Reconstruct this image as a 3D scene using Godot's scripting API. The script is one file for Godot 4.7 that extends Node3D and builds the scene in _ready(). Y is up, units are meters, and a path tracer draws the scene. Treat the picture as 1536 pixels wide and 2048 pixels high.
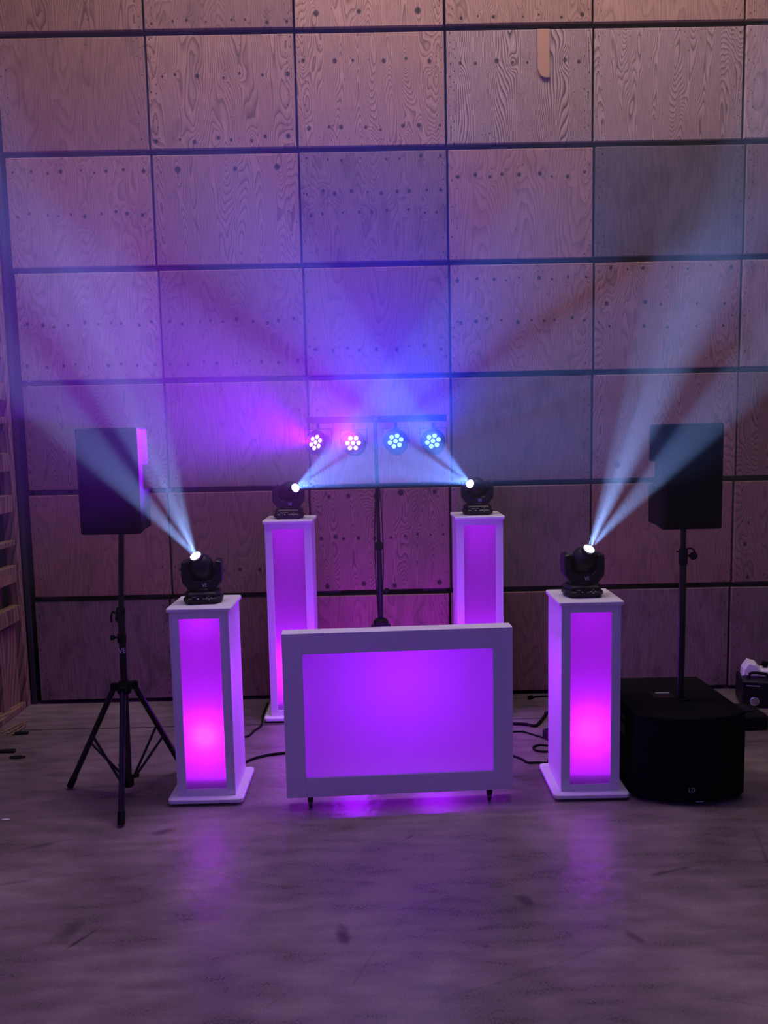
extends Node3D
# A mobile disco set up in a store shed: four lit columns with moving heads, a lit booth front,
# two loudspeakers and a bar of four spotlights, in front of a wall of stacked plywood crates.

var M := {}
var taken := {}
var plates := {}

# ---------------------------------------------------------------- shape helpers
func begin() -> SurfaceTool:
	var st := SurfaceTool.new()
	st.begin(Mesh.PRIMITIVE_TRIANGLES)
	return st

func tri(st: SurfaceTool, a: Vector3, b: Vector3, c: Vector3, na: Vector3, nb: Vector3, nc: Vector3, ua := Vector2.ZERO, ub := Vector2.ZERO, uc := Vector2.ZERO) -> void:
	var g := (b - a).cross(c - a)
	if g.length_squared() < 1e-16:
		return
	if g.dot(na + nb + nc) > 0.0:
		var t := b; b = c; c = t
		t = nb; nb = nc; nc = t
		var u := ub; ub = uc; uc = u
	st.set_normal(na); st.set_uv(ua); st.add_vertex(a)
	st.set_normal(nb); st.set_uv(ub); st.add_vertex(b)
	st.set_normal(nc); st.set_uv(uc); st.add_vertex(c)

func quad(st: SurfaceTool, a: Vector3, b: Vector3, c: Vector3, d: Vector3, n: Vector3) -> void:
	tri(st, a, b, c, n, n, n)
	tri(st, a, c, d, n, n, n)

# box with chamfered edges, centred at c, turned by b
func add_box(st: SurfaceTool, c: Vector3, s: Vector3, bev := 0.0, b := Basis()) -> void:
	var h := s / 2.0
	bev = minf(bev, minf(h.x, minf(h.y, h.z)) * 0.9)
	var i := h - Vector3.ONE * bev
	var axes := [Vector3.RIGHT, Vector3.UP, Vector3.BACK]
	for k in 3:
		var u: Vector3 = axes[(k + 1) % 3]
		var v: Vector3 = axes[(k + 2) % 3]
		var w: Vector3 = axes[k]
		for sg in [-1.0, 1.0]:
			var p: Vector3 = w * (h.dot(w) * sg)
			var du: Vector3 = u * i.dot(u)
			var dv: Vector3 = v * i.dot(v)
			quad(st, c + b * (p - du - dv), c + b * (p + du - dv), c + b * (p + du + dv), c + b * (p - du + dv), b * (w * sg))
		if bev > 0.0:
			for su in [-1.0, 1.0]:
				for sv in [-1.0, 1.0]:
					var n: Vector3 = b * ((u * su + v * sv).normalized())
					var e1: Vector3 = u * (h.dot(u) * su) + v * (i.dot(v) * sv)
					var e2: Vector3 = u * (i.dot(u) * su) + v * (h.dot(v) * sv)
					var dw: Vector3 = w * i.dot(w)
					quad(st, c + b * (e1 - dw), c + b * (e1 + dw), c + b * (e2 + dw), c + b * (e2 - dw), n)
	if bev > 0.0:
		for sx in [-1.0, 1.0]:
			for sy in [-1.0, 1.0]:
				for sz in [-1.0, 1.0]:
					var sgn := Vector3(sx, sy, sz)
					var n2: Vector3 = b * sgn.normalized()
					tri(st, c + b * (Vector3(h.x, i.y, i.z) * sgn), c + b * (Vector3(i.x, h.y, i.z) * sgn), c + b * (Vector3(i.x, i.y, h.z) * sgn), n2, n2, n2)

func inset(poly: PackedVector2Array, d: float) -> PackedVector2Array:
	var out := PackedVector2Array()
	var n := poly.size()
	var area := 0.0
	for k in n:
		area += poly[k].cross(poly[(k + 1) % n])
	var sg := 1.0 if area > 0.0 else -1.0
	for k in n:
		var e0 := (poly[k] - poly[(k + n - 1) % n]).normalized()
		var e1 := (poly[(k + 1) % n] - poly[k]).normalized()
		var n0 := Vector2(-e0.y, e0.x) * sg
		var n1 := Vector2(-e1.y, e1.x) * sg
		var m := (n0 + n1).normalized()
		out.append(poly[k] + m * d / maxf(0.4, m.dot(n0)))
	return out

# polygon in the plane (u, v) swept along w between w0 and w1, with chamfered rims
func add_prism(st: SurfaceTool, poly: PackedVector2Array, w0: float, w1: float, bev: float, tr: Transform3D, smooth := false) -> void:
	var n := poly.size()
	var area := 0.0
	for k in n:
		area += poly[k].cross(poly[(k + 1) % n])
	var sg := 1.0 if area > 0.0 else -1.0
	var rings := [[poly, w0, -1.0], [poly, w1, 1.0]]
	var inner := inset(poly, bev) if bev > 0.0 else poly
	var nrm := PackedVector2Array()
	for k in n:
		var e := (poly[(k + 1) % n] - poly[k]).normalized()
		nrm.append(Vector2(e.y, -e.x) * sg)
	for k in n:
		var k2 := (k + 1) % n
		var a := poly[k]
		var b := poly[k2]
		var na := nrm[k]
		var nb := nrm[k]
		if smooth:
			na = (nrm[k] + nrm[(k + n - 1) % n]).normalized()
			nb = (nrm[k] + nrm[k2]).normalized()
		var lo := w0 + bev
		var hi := w1 - bev
		var A := tr * Vector3(a.x, a.y, lo)
		var B := tr * Vector3(b.x, b.y, lo)
		var C := tr * Vector3(b.x, b.y, hi)
		var D := tr * Vector3(a.x, a.y, hi)
		var NA := tr.basis * Vector3(na.x, na.y, 0)
		var NB := tr.basis * Vector3(nb.x, nb.y, 0)
		tri(st, A, B, C, NA, NB, NB)
		tri(st, A, C, D, NA, NB, NA)
		if bev > 0.0:
			for e in [[w0, lo, -1.0], [w1, hi, 1.0]]:
				var P := tr * Vector3(inner[k].x, inner[k].y, e[0])
				var Q := tr * Vector3(inner[k2].x, inner[k2].y, e[0])
				var R := tr * Vector3(b.x, b.y, e[1])
				var S := tr * Vector3(a.x, a.y, e[1])
				var nn := tr.basis * Vector3(nrm[k].x, nrm[k].y, e[2]).normalized()
				quad(st, P, Q, R, S, nn)
	var ids := Geometry2D.triangulate_polygon(inner)
	for e in [[w0, -1.0], [w1, 1.0]]:
		var nn: Vector3 = tr.basis * Vector3(0, 0, e[1])
		for t in range(0, ids.size(), 3):
			var p := inner[ids[t]]
			var q := inner[ids[t + 1]]
			var r := inner[ids[t + 2]]
			tri(st, tr * Vector3(p.x, p.y, e[0]), tr * Vector3(q.x, q.y, e[0]), tr * Vector3(r.x, r.y, e[0]), nn, nn, nn)

const UPWARD := Basis(Vector3(1, 0, 0), Vector3(0, 0, 1), Vector3(0, 1, 0))  # (u, v, w) -> x, z, y

func rounded(w: float, d: float, r: float, k := 4) -> PackedVector2Array:
	var out := PackedVector2Array()
	for q in 4:
		var c := Vector2((w / 2 - r) * [1, -1, -1, 1][q], (d / 2 - r) * [1, 1, -1, -1][q])
		for i in k + 1:
			var a := PI / 2 * (q + float(i) / k)
			out.append(c + Vector2(cos(a), sin(a)) * r)
	return out

# profile of (radius, along) turned about the axis w of tr; hard edge at every profile point unless soft
func add_lathe(st: SurfaceTool, prof: Array, seg: int, tr: Transform3D) -> void:
	for k in prof.size() - 1:
		var a: Vector2 = prof[k]
		var b: Vector2 = prof[k + 1]
		var e := (b - a).normalized()
		var nn := Vector2(e.y, -e.x)
		for i in seg:
			var t0 := TAU * i / seg
			var t1 := TAU * (i + 1) / seg
			var d0 := Vector2(cos(t0), sin(t0))
			var d1 := Vector2(cos(t1), sin(t1))
			var A := tr * Vector3(d0.x * a.x, d0.y * a.x, a.y)
			var B := tr * Vector3(d1.x * a.x, d1.y * a.x, a.y)
			var C := tr * Vector3(d1.x * b.x, d1.y * b.x, b.y)
			var D := tr * Vector3(d0.x * b.x, d0.y * b.x, b.y)
			var N0 := (tr.basis * Vector3(d0.x * nn.x, d0.y * nn.x, nn.y)).normalized()
			var N1 := (tr.basis * Vector3(d1.x * nn.x, d1.y * nn.x, nn.y)).normalized()
			tri(st, A, B, C, N0, N1, N1)
			tri(st, A, C, D, N0, N1, N0)

func along(a: Vector3, b: Vector3) -> Transform3D:
	var w := (b - a).normalized()
	var u := w.cross(Vector3.UP if absf(w.y) < 0.95 else Vector3.RIGHT).normalized()
	return Transform3D(Basis(u, w.cross(u), w), a)

func add_rod(st: SurfaceTool, a: Vector3, b: Vector3, r: float, seg := 14) -> void:
	var l := a.distance_to(b)
	var c := minf(r * 0.25, l * 0.2)
	add_lathe(st, [Vector2(0, 0), Vector2(r - c, 0), Vector2(r, c), Vector2(r, l - c), Vector2(r - c, l), Vector2(0, l)], seg, along(a, b))

func add_tube(st: SurfaceTool, pts: Array, r: float, seg := 8) -> void:
	var n := pts.size()
	var frames := []
	for k in n:
		var d: Vector3 = (pts[mini(k + 1, n - 1)] - pts[maxi(k - 1, 0)]).normalized()
		var u := d.cross(Vector3.UP if absf(d.y) < 0.95 else Vector3.RIGHT).normalized()
		frames.append([u, d.cross(u)])
	for k in n - 1:
		for i in seg:
			var v := []
			for e in [[k, i], [k, i + 1], [k + 1, i + 1], [k + 1, i]]:
				var t: float = TAU * e[1] / seg
				var nn: Vector3 = frames[e[0]][0] * cos(t) + frames[e[0]][1] * sin(t)
				v.append([pts[e[0]] + nn * r, nn])
			tri(st, v[0][0], v[1][0], v[2][0], v[0][1], v[1][1], v[2][1])
			tri(st, v[0][0], v[2][0], v[3][0], v[0][1], v[2][1], v[3][1])

func curve(pts: Array, k := 6) -> Array:
	var out := []
	var n := pts.size()
	for i in n - 1:
		var p0: Vector3 = pts[maxi(i - 1, 0)]
		var p1: Vector3 = pts[i]
		var p2: Vector3 = pts[i + 1]
		var p3: Vector3 = pts[mini(i + 2, n - 1)]
		for j in k:
			out.append(p1.cubic_interpolate(p2, p0, p3, float(j) / k))
	out.append(pts[n - 1])
	return out

# ---------------------------------------------------------------- object helpers
func numbered(called: String) -> String:
	taken[called] = taken.get(called, -1) + 1
	return called if taken[called] == 0 else "%s_%03d" % [called, taken[called]]

func tag(o: Node, label: String, category: String, group := "", kind := "") -> void:
	o.set_meta("label", label)
	o.set_meta("category", category)
	if group: o.set_meta("group", group)
	if kind: o.set_meta("kind", kind)

func thing(called: String, label: String, category: String, at := Vector3.ZERO, turn := 0.0, group := "") -> Node3D:
	var o := Node3D.new()
	o.name = numbered(called)
	add_child(o)
	o.position = at
	o.rotation.y = turn
	tag(o, label, category, group)
	return o

func put(called: String, st: SurfaceTool, m: Material, parent: Node = self) -> MeshInstance3D:
	var o := MeshInstance3D.new()
	o.name = numbered(called) if parent == self else called
	o.mesh = st.commit()
	o.material_override = null
	o.mesh.surface_set_material(0, m)
	parent.add_child(o, true)
	return o

func struct(called: String, st: SurfaceTool, m: Material) -> MeshInstance3D:
	var o := put(called, st, m)
	o.set_meta("kind", "structure")
	return o

func boxpart(called: String, c: Vector3, s: Vector3, bev: float, m: Material, parent: Node = self) -> MeshInstance3D:
	var st := begin()
	add_box(st, c, s, bev)
	return put(called, st, m, parent)

func mat(color: Color, rough := 0.6, metal := 0.0, spec := 0.5) -> StandardMaterial3D:
	var m := StandardMaterial3D.new()
	m.albedo_color = color.linear_to_srgb()
	m.roughness = rough
	m.metallic = metal
	m.metallic_specular = spec
	return m

func glow(color: Color, energy: float) -> StandardMaterial3D:
	var m := mat(Color(0.02, 0.02, 0.02), 0.4)
	m.emission_enabled = true
	m.emission = color.linear_to_srgb()
	m.emission_energy_multiplier = energy
	return m

func lettering(text: String, h: float, m: Material, parent: Node, at: Vector3, called := "lettering", turn := Vector3.ZERO) -> MeshInstance3D:
	var f := SystemFont.new()
	f.font_names = PackedStringArray(["Droid Sans"])
	var t := TextMesh.new()
	t.font = f
	t.text = text
	t.font_size = 32
	t.pixel_size = h / 24.0
	t.depth = 0.0012
	var o := MeshInstance3D.new()
	o.name = called
	o.mesh = t
	t.material = m
	parent.add_child(o, true)
	o.position = at
	o.rotation = turn
	return o

# ---------------------------------------------------------------- textures
# rotary-cut veneer: contours of a stretched noise field, bent round rows of knots, with nail heads near the ends
func plywood(sd: int, slope: float, swirl: float, lines: float, contrast: float, knots: Array, nails: int, stain: float) -> ImageTexture:
	var W := 640
	var H := 492
	var S := W / 448.0
	var rng := RandomNumberGenerator.new()
	rng.seed = sd
	var a := FastNoiseLite.new()
	a.seed = sd; a.noise_type = FastNoiseLite.TYPE_SIMPLEX_SMOOTH; a.frequency = 0.0085; a.fractal_type = FastNoiseLite.FRACTAL_NONE
	var fine := FastNoiseLite.new()
	fine.seed = sd + 5; fine.frequency = 0.35; fine.fractal_octaves = 2
	var blot := FastNoiseLite.new()
	blot.seed = sd + 9; blot.frequency = 0.012; blot.fractal_octaves = 4
	var bend := PackedFloat32Array()
	bend.resize(W * H)
	var dark := PackedFloat32Array()
	dark.resize(W * H)
	for row in knots:      # [height share, how many, radius]
		for i in int(row[1]):
			var kx: float = W * (i + rng.randf_range(0.25, 0.75)) / row[1]
			var ky: float = H * (row[0] + rng.randf_range(-0.02, 0.02))
			var r: float = row[2] * S * rng.randf_range(0.6, 1.25)
			var sw := r * rng.randf_range(2.6, 4.2)
			var amp := rng.randf_range(0.6, 1.6)
			var reach := int(sw * 3.0)
			for y in range(maxi(0, int(ky) - reach * 2), mini(H, int(ky) + reach * 2)):
				for x in range(maxi(0, int(kx) - reach), mini(W, int(kx) + reach)):
					var dx := (x - kx) / sw
					var dy := (y - ky) / (sw * 1.9)
					var q := dx * dx + dy * dy
					bend[y * W + x] += amp * exp(-q)
					var rr := Vector2(x - kx, (y - ky) * 0.85).length() / r
					if rr < 1.5:
						dark[y * W + x] = maxf(dark[y * W + x], clampf((1.35 - rr) * 1.6, 0.0, 1.0) * 0.8)
	for side in 2:
		var n := nails
		for i in n:
			var nx := W * (0.022 + 0.03 * (i % 2) + rng.randf_range(-0.006, 0.006))
			if side == 1:
				nx = W - nx
			var ny := H * (i + rng.randf_range(0.1, 0.9)) / n
			var nr := S * rng.randf_range(0.8, 1.6)
			var tall := rng.randf_range(1.0, 2.6)
			for y in range(maxi(0, int(ny - 8)), mini(H, int(ny + 9))):
				for x in range(maxi(0, int(nx - 4)), mini(W, int(nx + 5))):
					var rr := Vector2(x - nx, (y - ny) / tall).length() / nr
					if rr < 1.3:
						dark[y * W + x] = maxf(dark[y * W + x], clampf((1.3 - rr) * 1.5, 0.0, 0.85))
	for i in nails:
		var nx := rng.randf() * W
		var ny := H * (0.9 + 0.07 * rng.randf()) if i % 2 == 0 else H * rng.randf()
		for y in range(maxi(0, int(ny - 3)), mini(H, int(ny + 4))):
			for x in range(maxi(0, int(nx - 2)), mini(W, int(nx + 3))):
				if Vector2(x - nx, (y - ny) * 0.6).length() < 1.8:
					dark[y * W + x] = maxf(dark[y * W + x], 0.6)
	var data := PackedByteArray()
	data.resize(W * H * 3)
	for y in H:
		for x in W:
			var k := y * W + x
			var xs := x / S
			var ys := y / S
			var h := xs * slope + swirl * (a.get_noise_2d(xs, ys * 0.17) + 0.07 * a.get_noise_2d(xs * 4.0 + 900.0, ys * 0.8)) + bend[k]
			var g := h * lines
			g -= floor(g)
			var late := g * g * g * (1.0 - clampf((g - 0.9) * 10.0, 0.0, 1.0))
			var b := blot.get_noise_2d(xs, ys * 0.45)
			var v := 0.82 - 1.5 * contrast * late + 0.09 * fine.get_noise_2d(xs, ys * 0.03) - 0.7 * stain * clampf(b, 0.0, 1.0) + 0.04 * b
			v *= 1.0 - dark[k] * 0.75
			var warm := late * contrast * 0.12
			data[k * 3] = int(clampf(v * 1.02, 0, 1) * 255)
			data[k * 3 + 1] = int(clampf(v * 0.985 - warm * 0.5, 0, 1) * 255)
			data[k * 3 + 2] = int(clampf(v * 0.95 - warm, 0, 1) * 255)
	return ImageTexture.create_from_image(Image.create_from_data(W, H, false, Image.FORMAT_RGB8, data))

# worn concrete with scuffs; one sheet covers x -3.3..3.3, z -5.8..0.8
func concrete() -> Array:
	var W := 1700
	var big := FastNoiseLite.new()
	big.seed = 3; big.frequency = 0.004; big.fractal_octaves = 5
	var streak := FastNoiseLite.new()
	streak.seed = 8; streak.frequency = 0.03; streak.fractal_octaves = 3
	var grit := FastNoiseLite.new()
	grit.seed = 12; grit.frequency = 0.4; grit.fractal_octaves = 2
	var marks := [  # x, z, half length, half width, turn, strength
		[-1.15, -2.6, 0.09, 0.05, 0.9, 0.30], [-1.09, -2.55, 0.09, 0.008, 1.0, 0.55], [-0.16, -2.55, 0.03, 0.06, 0.2, 0.55], [-1.0, -3.3, 0.07, 0.03, 0.7, 0.3],
		[0.33, -2.47, 0.02, 0.012, 0.0, 0.7], [0.52, -2.72, 0.05, 0.03, 2.5, 0.45], [0.85, -2.5, 0.05, 0.02, 2.2, 0.35], [1.15, -2.9, 0.16, 0.01, 0.3, 0.35], [0.4, -3.05, 0.25, 0.006, 2.8, 0.3],
		[-1.6, -2.9, 0.2, 0.012, 0.2, 0.25], [1.55, -3.0, 0.3, 0.006, 1.3, 0.3], [-0.5, -3.1, 0.1, 0.02, 0.1, 0.2], [0.1, -3.2, 0.04, 0.01, 0.6, 0.5], [-1.5, -3.2, 0.12, 0.015, 0.4, 0.3]]
	var data := PackedByteArray()
	data.resize(W * W * 3)
	var gloss := PackedByteArray()
	gloss.resize(W * W)
	for y in W:
		for x in W:
			var b := big.get_noise_2d(x, y)
			var s := streak.get_noise_2d(x * 0.35, y * 1.6)
			var g := grit.get_noise_2d(x, y)
			var v := 0.60 + 0.17 * b + 0.09 * s + 0.07 * g
			var k := y * W + x
			data[k * 3] = int(clampf(v * 1.0, 0, 1) * 255)
			data[k * 3 + 1] = int(clampf(v * 0.975, 0, 1) * 255)
			data[k * 3 + 2] = int(clampf(v * 0.94, 0, 1) * 255)
			gloss[k] = int(clampf(0.35 + 0.10 * b + 0.10 * s + 0.08 * g, 0.1, 0.9) * 255)
	var per := W / 6.6
	# fine scratches and wheel scuffs, lighter or darker than the slab
	var rng := RandomNumberGenerator.new()
	rng.seed = 21
	for i in 150:
		var p := Vector2(rng.randf() * W, rng.randf_range(0.25, 1.0) * W)
		var dir := Vector2.from_angle(rng.randfn(0.0, 0.45))
		var turn := rng.randfn(0.0, 0.004)
		var tone := 1.0 + (rng.randf_range(0.05, 0.16) if rng.randf() < 0.45 else -rng.randf_range(0.06, 0.2))
		for k in int(rng.randf_range(20, 170)):
			p += dir
			dir = dir.rotated(turn)
			var x := int(p.x)
			var y := int(p.y)
			if x > 0 and y > 0 and x < W and y < W and rng.randf() < 0.8:
				for ch in 3:
					data[(y * W + x) * 3 + ch] = clampi(int(data[(y * W + x) * 3 + ch] * tone), 0, 255)
	for m in marks:
		var c := Vector2((m[0] + 3.3) * per, (m[1] + 5.8) * per)
		var R := int(maxf(m[2], m[3]) * per * 1.6) + 2
		for y in range(int(c.y) - R, int(c.y) + R):
			for x in range(int(c.x) - R, int(c.x) + R):
				if x < 0 or y < 0 or x >= W or y >= W:
					continue
				var p := (Vector2(x, y) - c).rotated(m[4]) / per
				var q := Vector2(p.x / m[2], p.y / m[3]).length() + 0.7 * big.get_noise_2d(x * 9.0, y * 9.0)
				if q < 1.0:
					var f: float = 1.0 - 0.75 * m[5] * minf(1.0, (1.0 - q) * 1.3)
					for ch in 3:
						data[(y * W + x) * 3 + ch] = int(data[(y * W + x) * 3 + ch] * f)
	return [ImageTexture.create_from_image(Image.create_from_data(W, W, false, Image.FORMAT_RGB8, data)), ImageTexture.create_from_image(Image.create_from_data(W, W, false, Image.FORMAT_L8, gloss))]

func noise_bump(freq: float, sd: int) -> NoiseTexture2D:
	var n := FastNoiseLite.new()
	n.seed = sd; n.frequency = freq; n.fractal_octaves = 4
	var t := NoiseTexture2D.new()
	t.width = 1024; t.height = 1024; t.seamless = true; t.noise = n
	return t

func relief(m: StandardMaterial3D, t: Texture2D, cm: float, per: float) -> void:
	m.heightmap_enabled = true
	m.heightmap_texture = t
	m.heightmap_scale = cm
	m.uv1_triplanar = true
	m.uv1_world_triplanar = true
	m.uv1_scale = Vector3.ONE * per

# ---------------------------------------------------------------- the scene
func _ready() -> void:
	var cam := Camera3D.new()
	cam.name = "camera"
	add_child(cam)
	cam.position = Vector3(0, 1.75, 0)
	cam.basis = Basis(Vector3.UP, deg_to_rad(-0.32)) * Basis(Vector3.RIGHT, deg_to_rad(-5.783)) * Basis(Vector3.BACK, deg_to_rad(-1.173))
	cam.fov = 67.243
	cam.near = 0.05
	cam.far = 60.0
	cam.current = true

	var we := WorldEnvironment.new()
	var env := Environment.new()
	env.background_mode = Environment.BG_COLOR
	env.background_color = Color.BLACK
	env.tonemap_mode = Environment.TONE_MAPPER_LINEAR
	env.tonemap_exposure = 1.0
	env.volumetric_fog_enabled = true
	env.volumetric_fog_density = 0.0
	env.sdfgi_enabled = true
	env.ssao_enabled = true
	env.ssil_enabled = true
	we.environment = env
	add_child(we)

	make_materials()
	roof_light(Vector3(0.3, 6.34, -3.85), Vector2(4.4, 0.9), 16.0)
	room()
	crates()
	side_planks()

	column("lit_column", Vector3(-0.862, 0, -3.70), 0.955, "white column lit purple beside the loudspeaker tripod, with a bright hot spot", 0.042, 1.35)
	column("lit_column", Vector3(0.978, 0, -3.66), 0.955, "white column lit purple standing beside the black subwoofer", 0.07, 1.1)
	column("lit_column", Vector3(-0.556, 0, -4.745), 1.245, "tall white column lit purple behind the left end of the booth front", 0.075, 1.15)
	column("lit_column", Vector3(0.602, 0, -4.745), 1.245, "tall white column lit purple behind the right end of the booth front", 0.075, 1.1)
	booth()
	moving_head(Vector3(-0.866, 0.955, -3.70), Vector3(-0.22, 0.78, 0.57), 0.1, "black moving head on the short column beside the tripod, beams up to the left", "front_left")
	moving_head(Vector3(0.970, 0.955, -3.66), Vector3(0.22, 0.78, 0.58), 0.0, "black moving head on the short column beside the subwoofer, beams up to the right", "front_right")
	moving_head(Vector3(-0.560, 1.245, -4.745), Vector3(0.58, 0.29, 0.76), 0.0, "black moving head on the left tall column, beams aimed to the right", "rear_left")
	moving_head(Vector3(0.604, 1.245, -4.745), Vector3(-0.57, 0.32, 0.75), 0.0, "black moving head on the right tall column, beams aimed to the left", "rear_right")
	loudspeakers()
	spot_bar()
	fog_corner()
	cables()
	litter()
	haze()

func make_materials() -> void:
	M.white = mat(Color(0.70, 0.69, 0.69), 0.45)
	M.inner = mat(Color(0.85, 0.85, 0.85), 0.9)
	M.sheet = mat(Color(0.05, 0.05, 0.055), 0.5, 0.0, 0.25)
	M.sheet.backlight_enabled = true
	M.sheet.backlight = Color(1, 1, 1)
	M.booth_sheet = M.sheet.duplicate()
	M.booth_sheet.backlight = Color(0.8, 0.8, 0.8).linear_to_srgb()
	M.black = mat(Color(0.005, 0.005, 0.006), 0.45, 0.0, 0.4)
	M.matt = mat(Color(0.004, 0.004, 0.005), 0.75, 0.0, 0.3)
	M.gloss = mat(Color(0.008, 0.008, 0.010), 0.2)
	M.steel = mat(Color(0.008, 0.008, 0.009), 0.3, 0.0, 0.45)
	M.rubber = mat(Color(0.006, 0.006, 0.006), 0.85, 0.0, 0.3)
	M.print = mat(Color(0.7, 0.7, 0.72), 0.5)
	M.dimprint = mat(Color(0.3, 0.3, 0.32), 0.5)
	M.chrome = mat(Color(0.6, 0.6, 0.62), 0.25, 1.0)
	M.wheel = mat(Color(0.05, 0.05, 0.055), 0.4)
	M.crate_dark = mat(Color(0.10, 0.075, 0.06), 0.9)
	M.foot = mat(Color(0.03, 0.026, 0.026), 0.9)
	M.post = mat(Color(0.018, 0.018, 0.022), 0.6)
	M.wall = mat(Color(0.42, 0.38, 0.37), 0.9)
	M.roof = mat(Color(0.14, 0.13, 0.125), 0.9)
	M.jug = mat(Color(0.75, 0.75, 0.74), 0.5)
	M.speaker = mat(Color(0.008, 0.008, 0.009), 0.75, 0.0, 0.16)
	relief(M.speaker, noise_bump(0.25, 31), 0.06, 4.0)
	M.grille = mat(Color(0.003, 0.003, 0.004), 0.7, 0.0, 0.25)
	relief(M.grille, noise_bump(0.45, 32), 0.05, 8.0)
	M.orange_wood = mat(Color(0.42, 0.24, 0.13), 0.75)
	var c := concrete()
	M.floor = mat(Color(0.50, 0.425, 0.445), 1.0, 0.0, 0.5)
	M.floor.albedo_texture = c[0]
	M.floor.roughness_texture = c[1]
	M.floor.heightmap_enabled = true
	M.floor.heightmap_texture = noise_bump(0.11, 51)
	M.floor.heightmap_scale = 0.2
	var plank := StandardMaterial3D.new()
	plank.albedo_texture = plywood(77, 0.05, 2.5, 1.2, 0.35, [[0.5, 2, 6.0]], 0, 0.15)
	plank.albedo_color = Color(0.40, 0.27, 0.17).linear_to_srgb()
	plank.roughness = 0.85
	plank.uv1_triplanar = true
	plank.uv1_world_triplanar = true
	plank.uv1_scale = Vector3(1.1, 1.1, 1.1)
	M.plank = plank

# translucent roof panel: daylight enters here, the only daylight in the shed
func roof_light(at: Vector3, size: Vector2, energy: float) -> void:
	var t := thing("roof_light", "pale translucent roof panel high above the crates, letting daylight in", "roof light", at)
	boxpart("diffuser", Vector3(0, 0.02, 0), Vector3(size.x, 0.02, size.y), 0.004, glow(Color(1.0, 0.93, 0.9), 0.6), t)
	for s in [-1.0, 1.0]:
		boxpart("frame", Vector3(s * (size.x / 2 + 0.03), 0.02, 0), Vector3(0.05, 0.06, size.y + 0.1), 0.004, M.roof, t)
		boxpart("frame", Vector3(0, 0.02, s * (size.y / 2 + 0.03)), Vector3(size.x, 0.06, 0.05), 0.004, M.roof, t)
	var l := AreaLight3D.new()
	l.name = "daylight"
	l.area_size = size
	l.area_normalize_energy = true
	l.light_color = Color(1.0, 0.78, 0.84).linear_to_srgb()
	l.light_energy = energy
	l.area_range = 20.0
	l.shadow_enabled = true
	t.add_child(l)
	l.position = Vector3(0, -0.005, 0)
	l.rotation.x = -PI / 2

func room() -> void:
	# concrete slabs: one joint runs along the crates
	var st := begin()
	for z in [[-6.3, -4.556], [-4.548, 5.0]]:
		var a := Vector3(-4.4, 0, z[0])
		var b := Vector3(7.0, 0, z[0])
		var c := Vector3(7.0, 0, z[1])
		var d := Vector3(-4.4, 0, z[1])
		var uv := func(p: Vector3) -> Vector2: return Vector2((p.x + 3.3) / 6.6, (p.z + 5.8) / 6.6)
		for t in [[a, b, c], [a, c, d]]:
			tri(st, t[0], t[1], t[2], Vector3.UP, Vector3.UP, Vector3.UP, uv.call(t[0]), uv.call(t[1]), uv.call(t[2]))
	struct("floor", st, M.floor)
	var under := begin()
	add_box(under, Vector3(1.3, -0.10, -0.65), Vector3(11.4, 0.17, 11.3))
	var u := put("slab", under, M.crate_dark, get_node("floor"))
	u.position.y = 0.0
	var s2 := begin()
	add_box(s2, Vector3(1.3, 3.2, -6.35), Vector3(11.4, 6.6, 0.1))
	struct("wall_back", s2, M.wall)
	s2 = begin()
	add_box(s2, Vector3(7.0, 3.2, -0.65), Vector3(0.1, 6.6, 11.4))
	struct("wall_right", s2, M.wall)
	s2 = begin()
	add_box(s2, Vector3(1.3, 3.2, 5.0), Vector3(11.4, 6.6, 0.1))
	struct("wall_front", s2, M.wall)
	s2 = begin()
	add_box(s2, Vector3(-2.62, 3.2, -0.65), Vector3(0.1, 6.6, 11.4))
	struct("wall_left", s2, M.wall)
	s2 = begin()
	add_box(s2, Vector3(2.2, 6.5, -0.65), Vector3(9.7, 0.1, 11.4))
	struct("ceiling", s2, M.roof)

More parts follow.
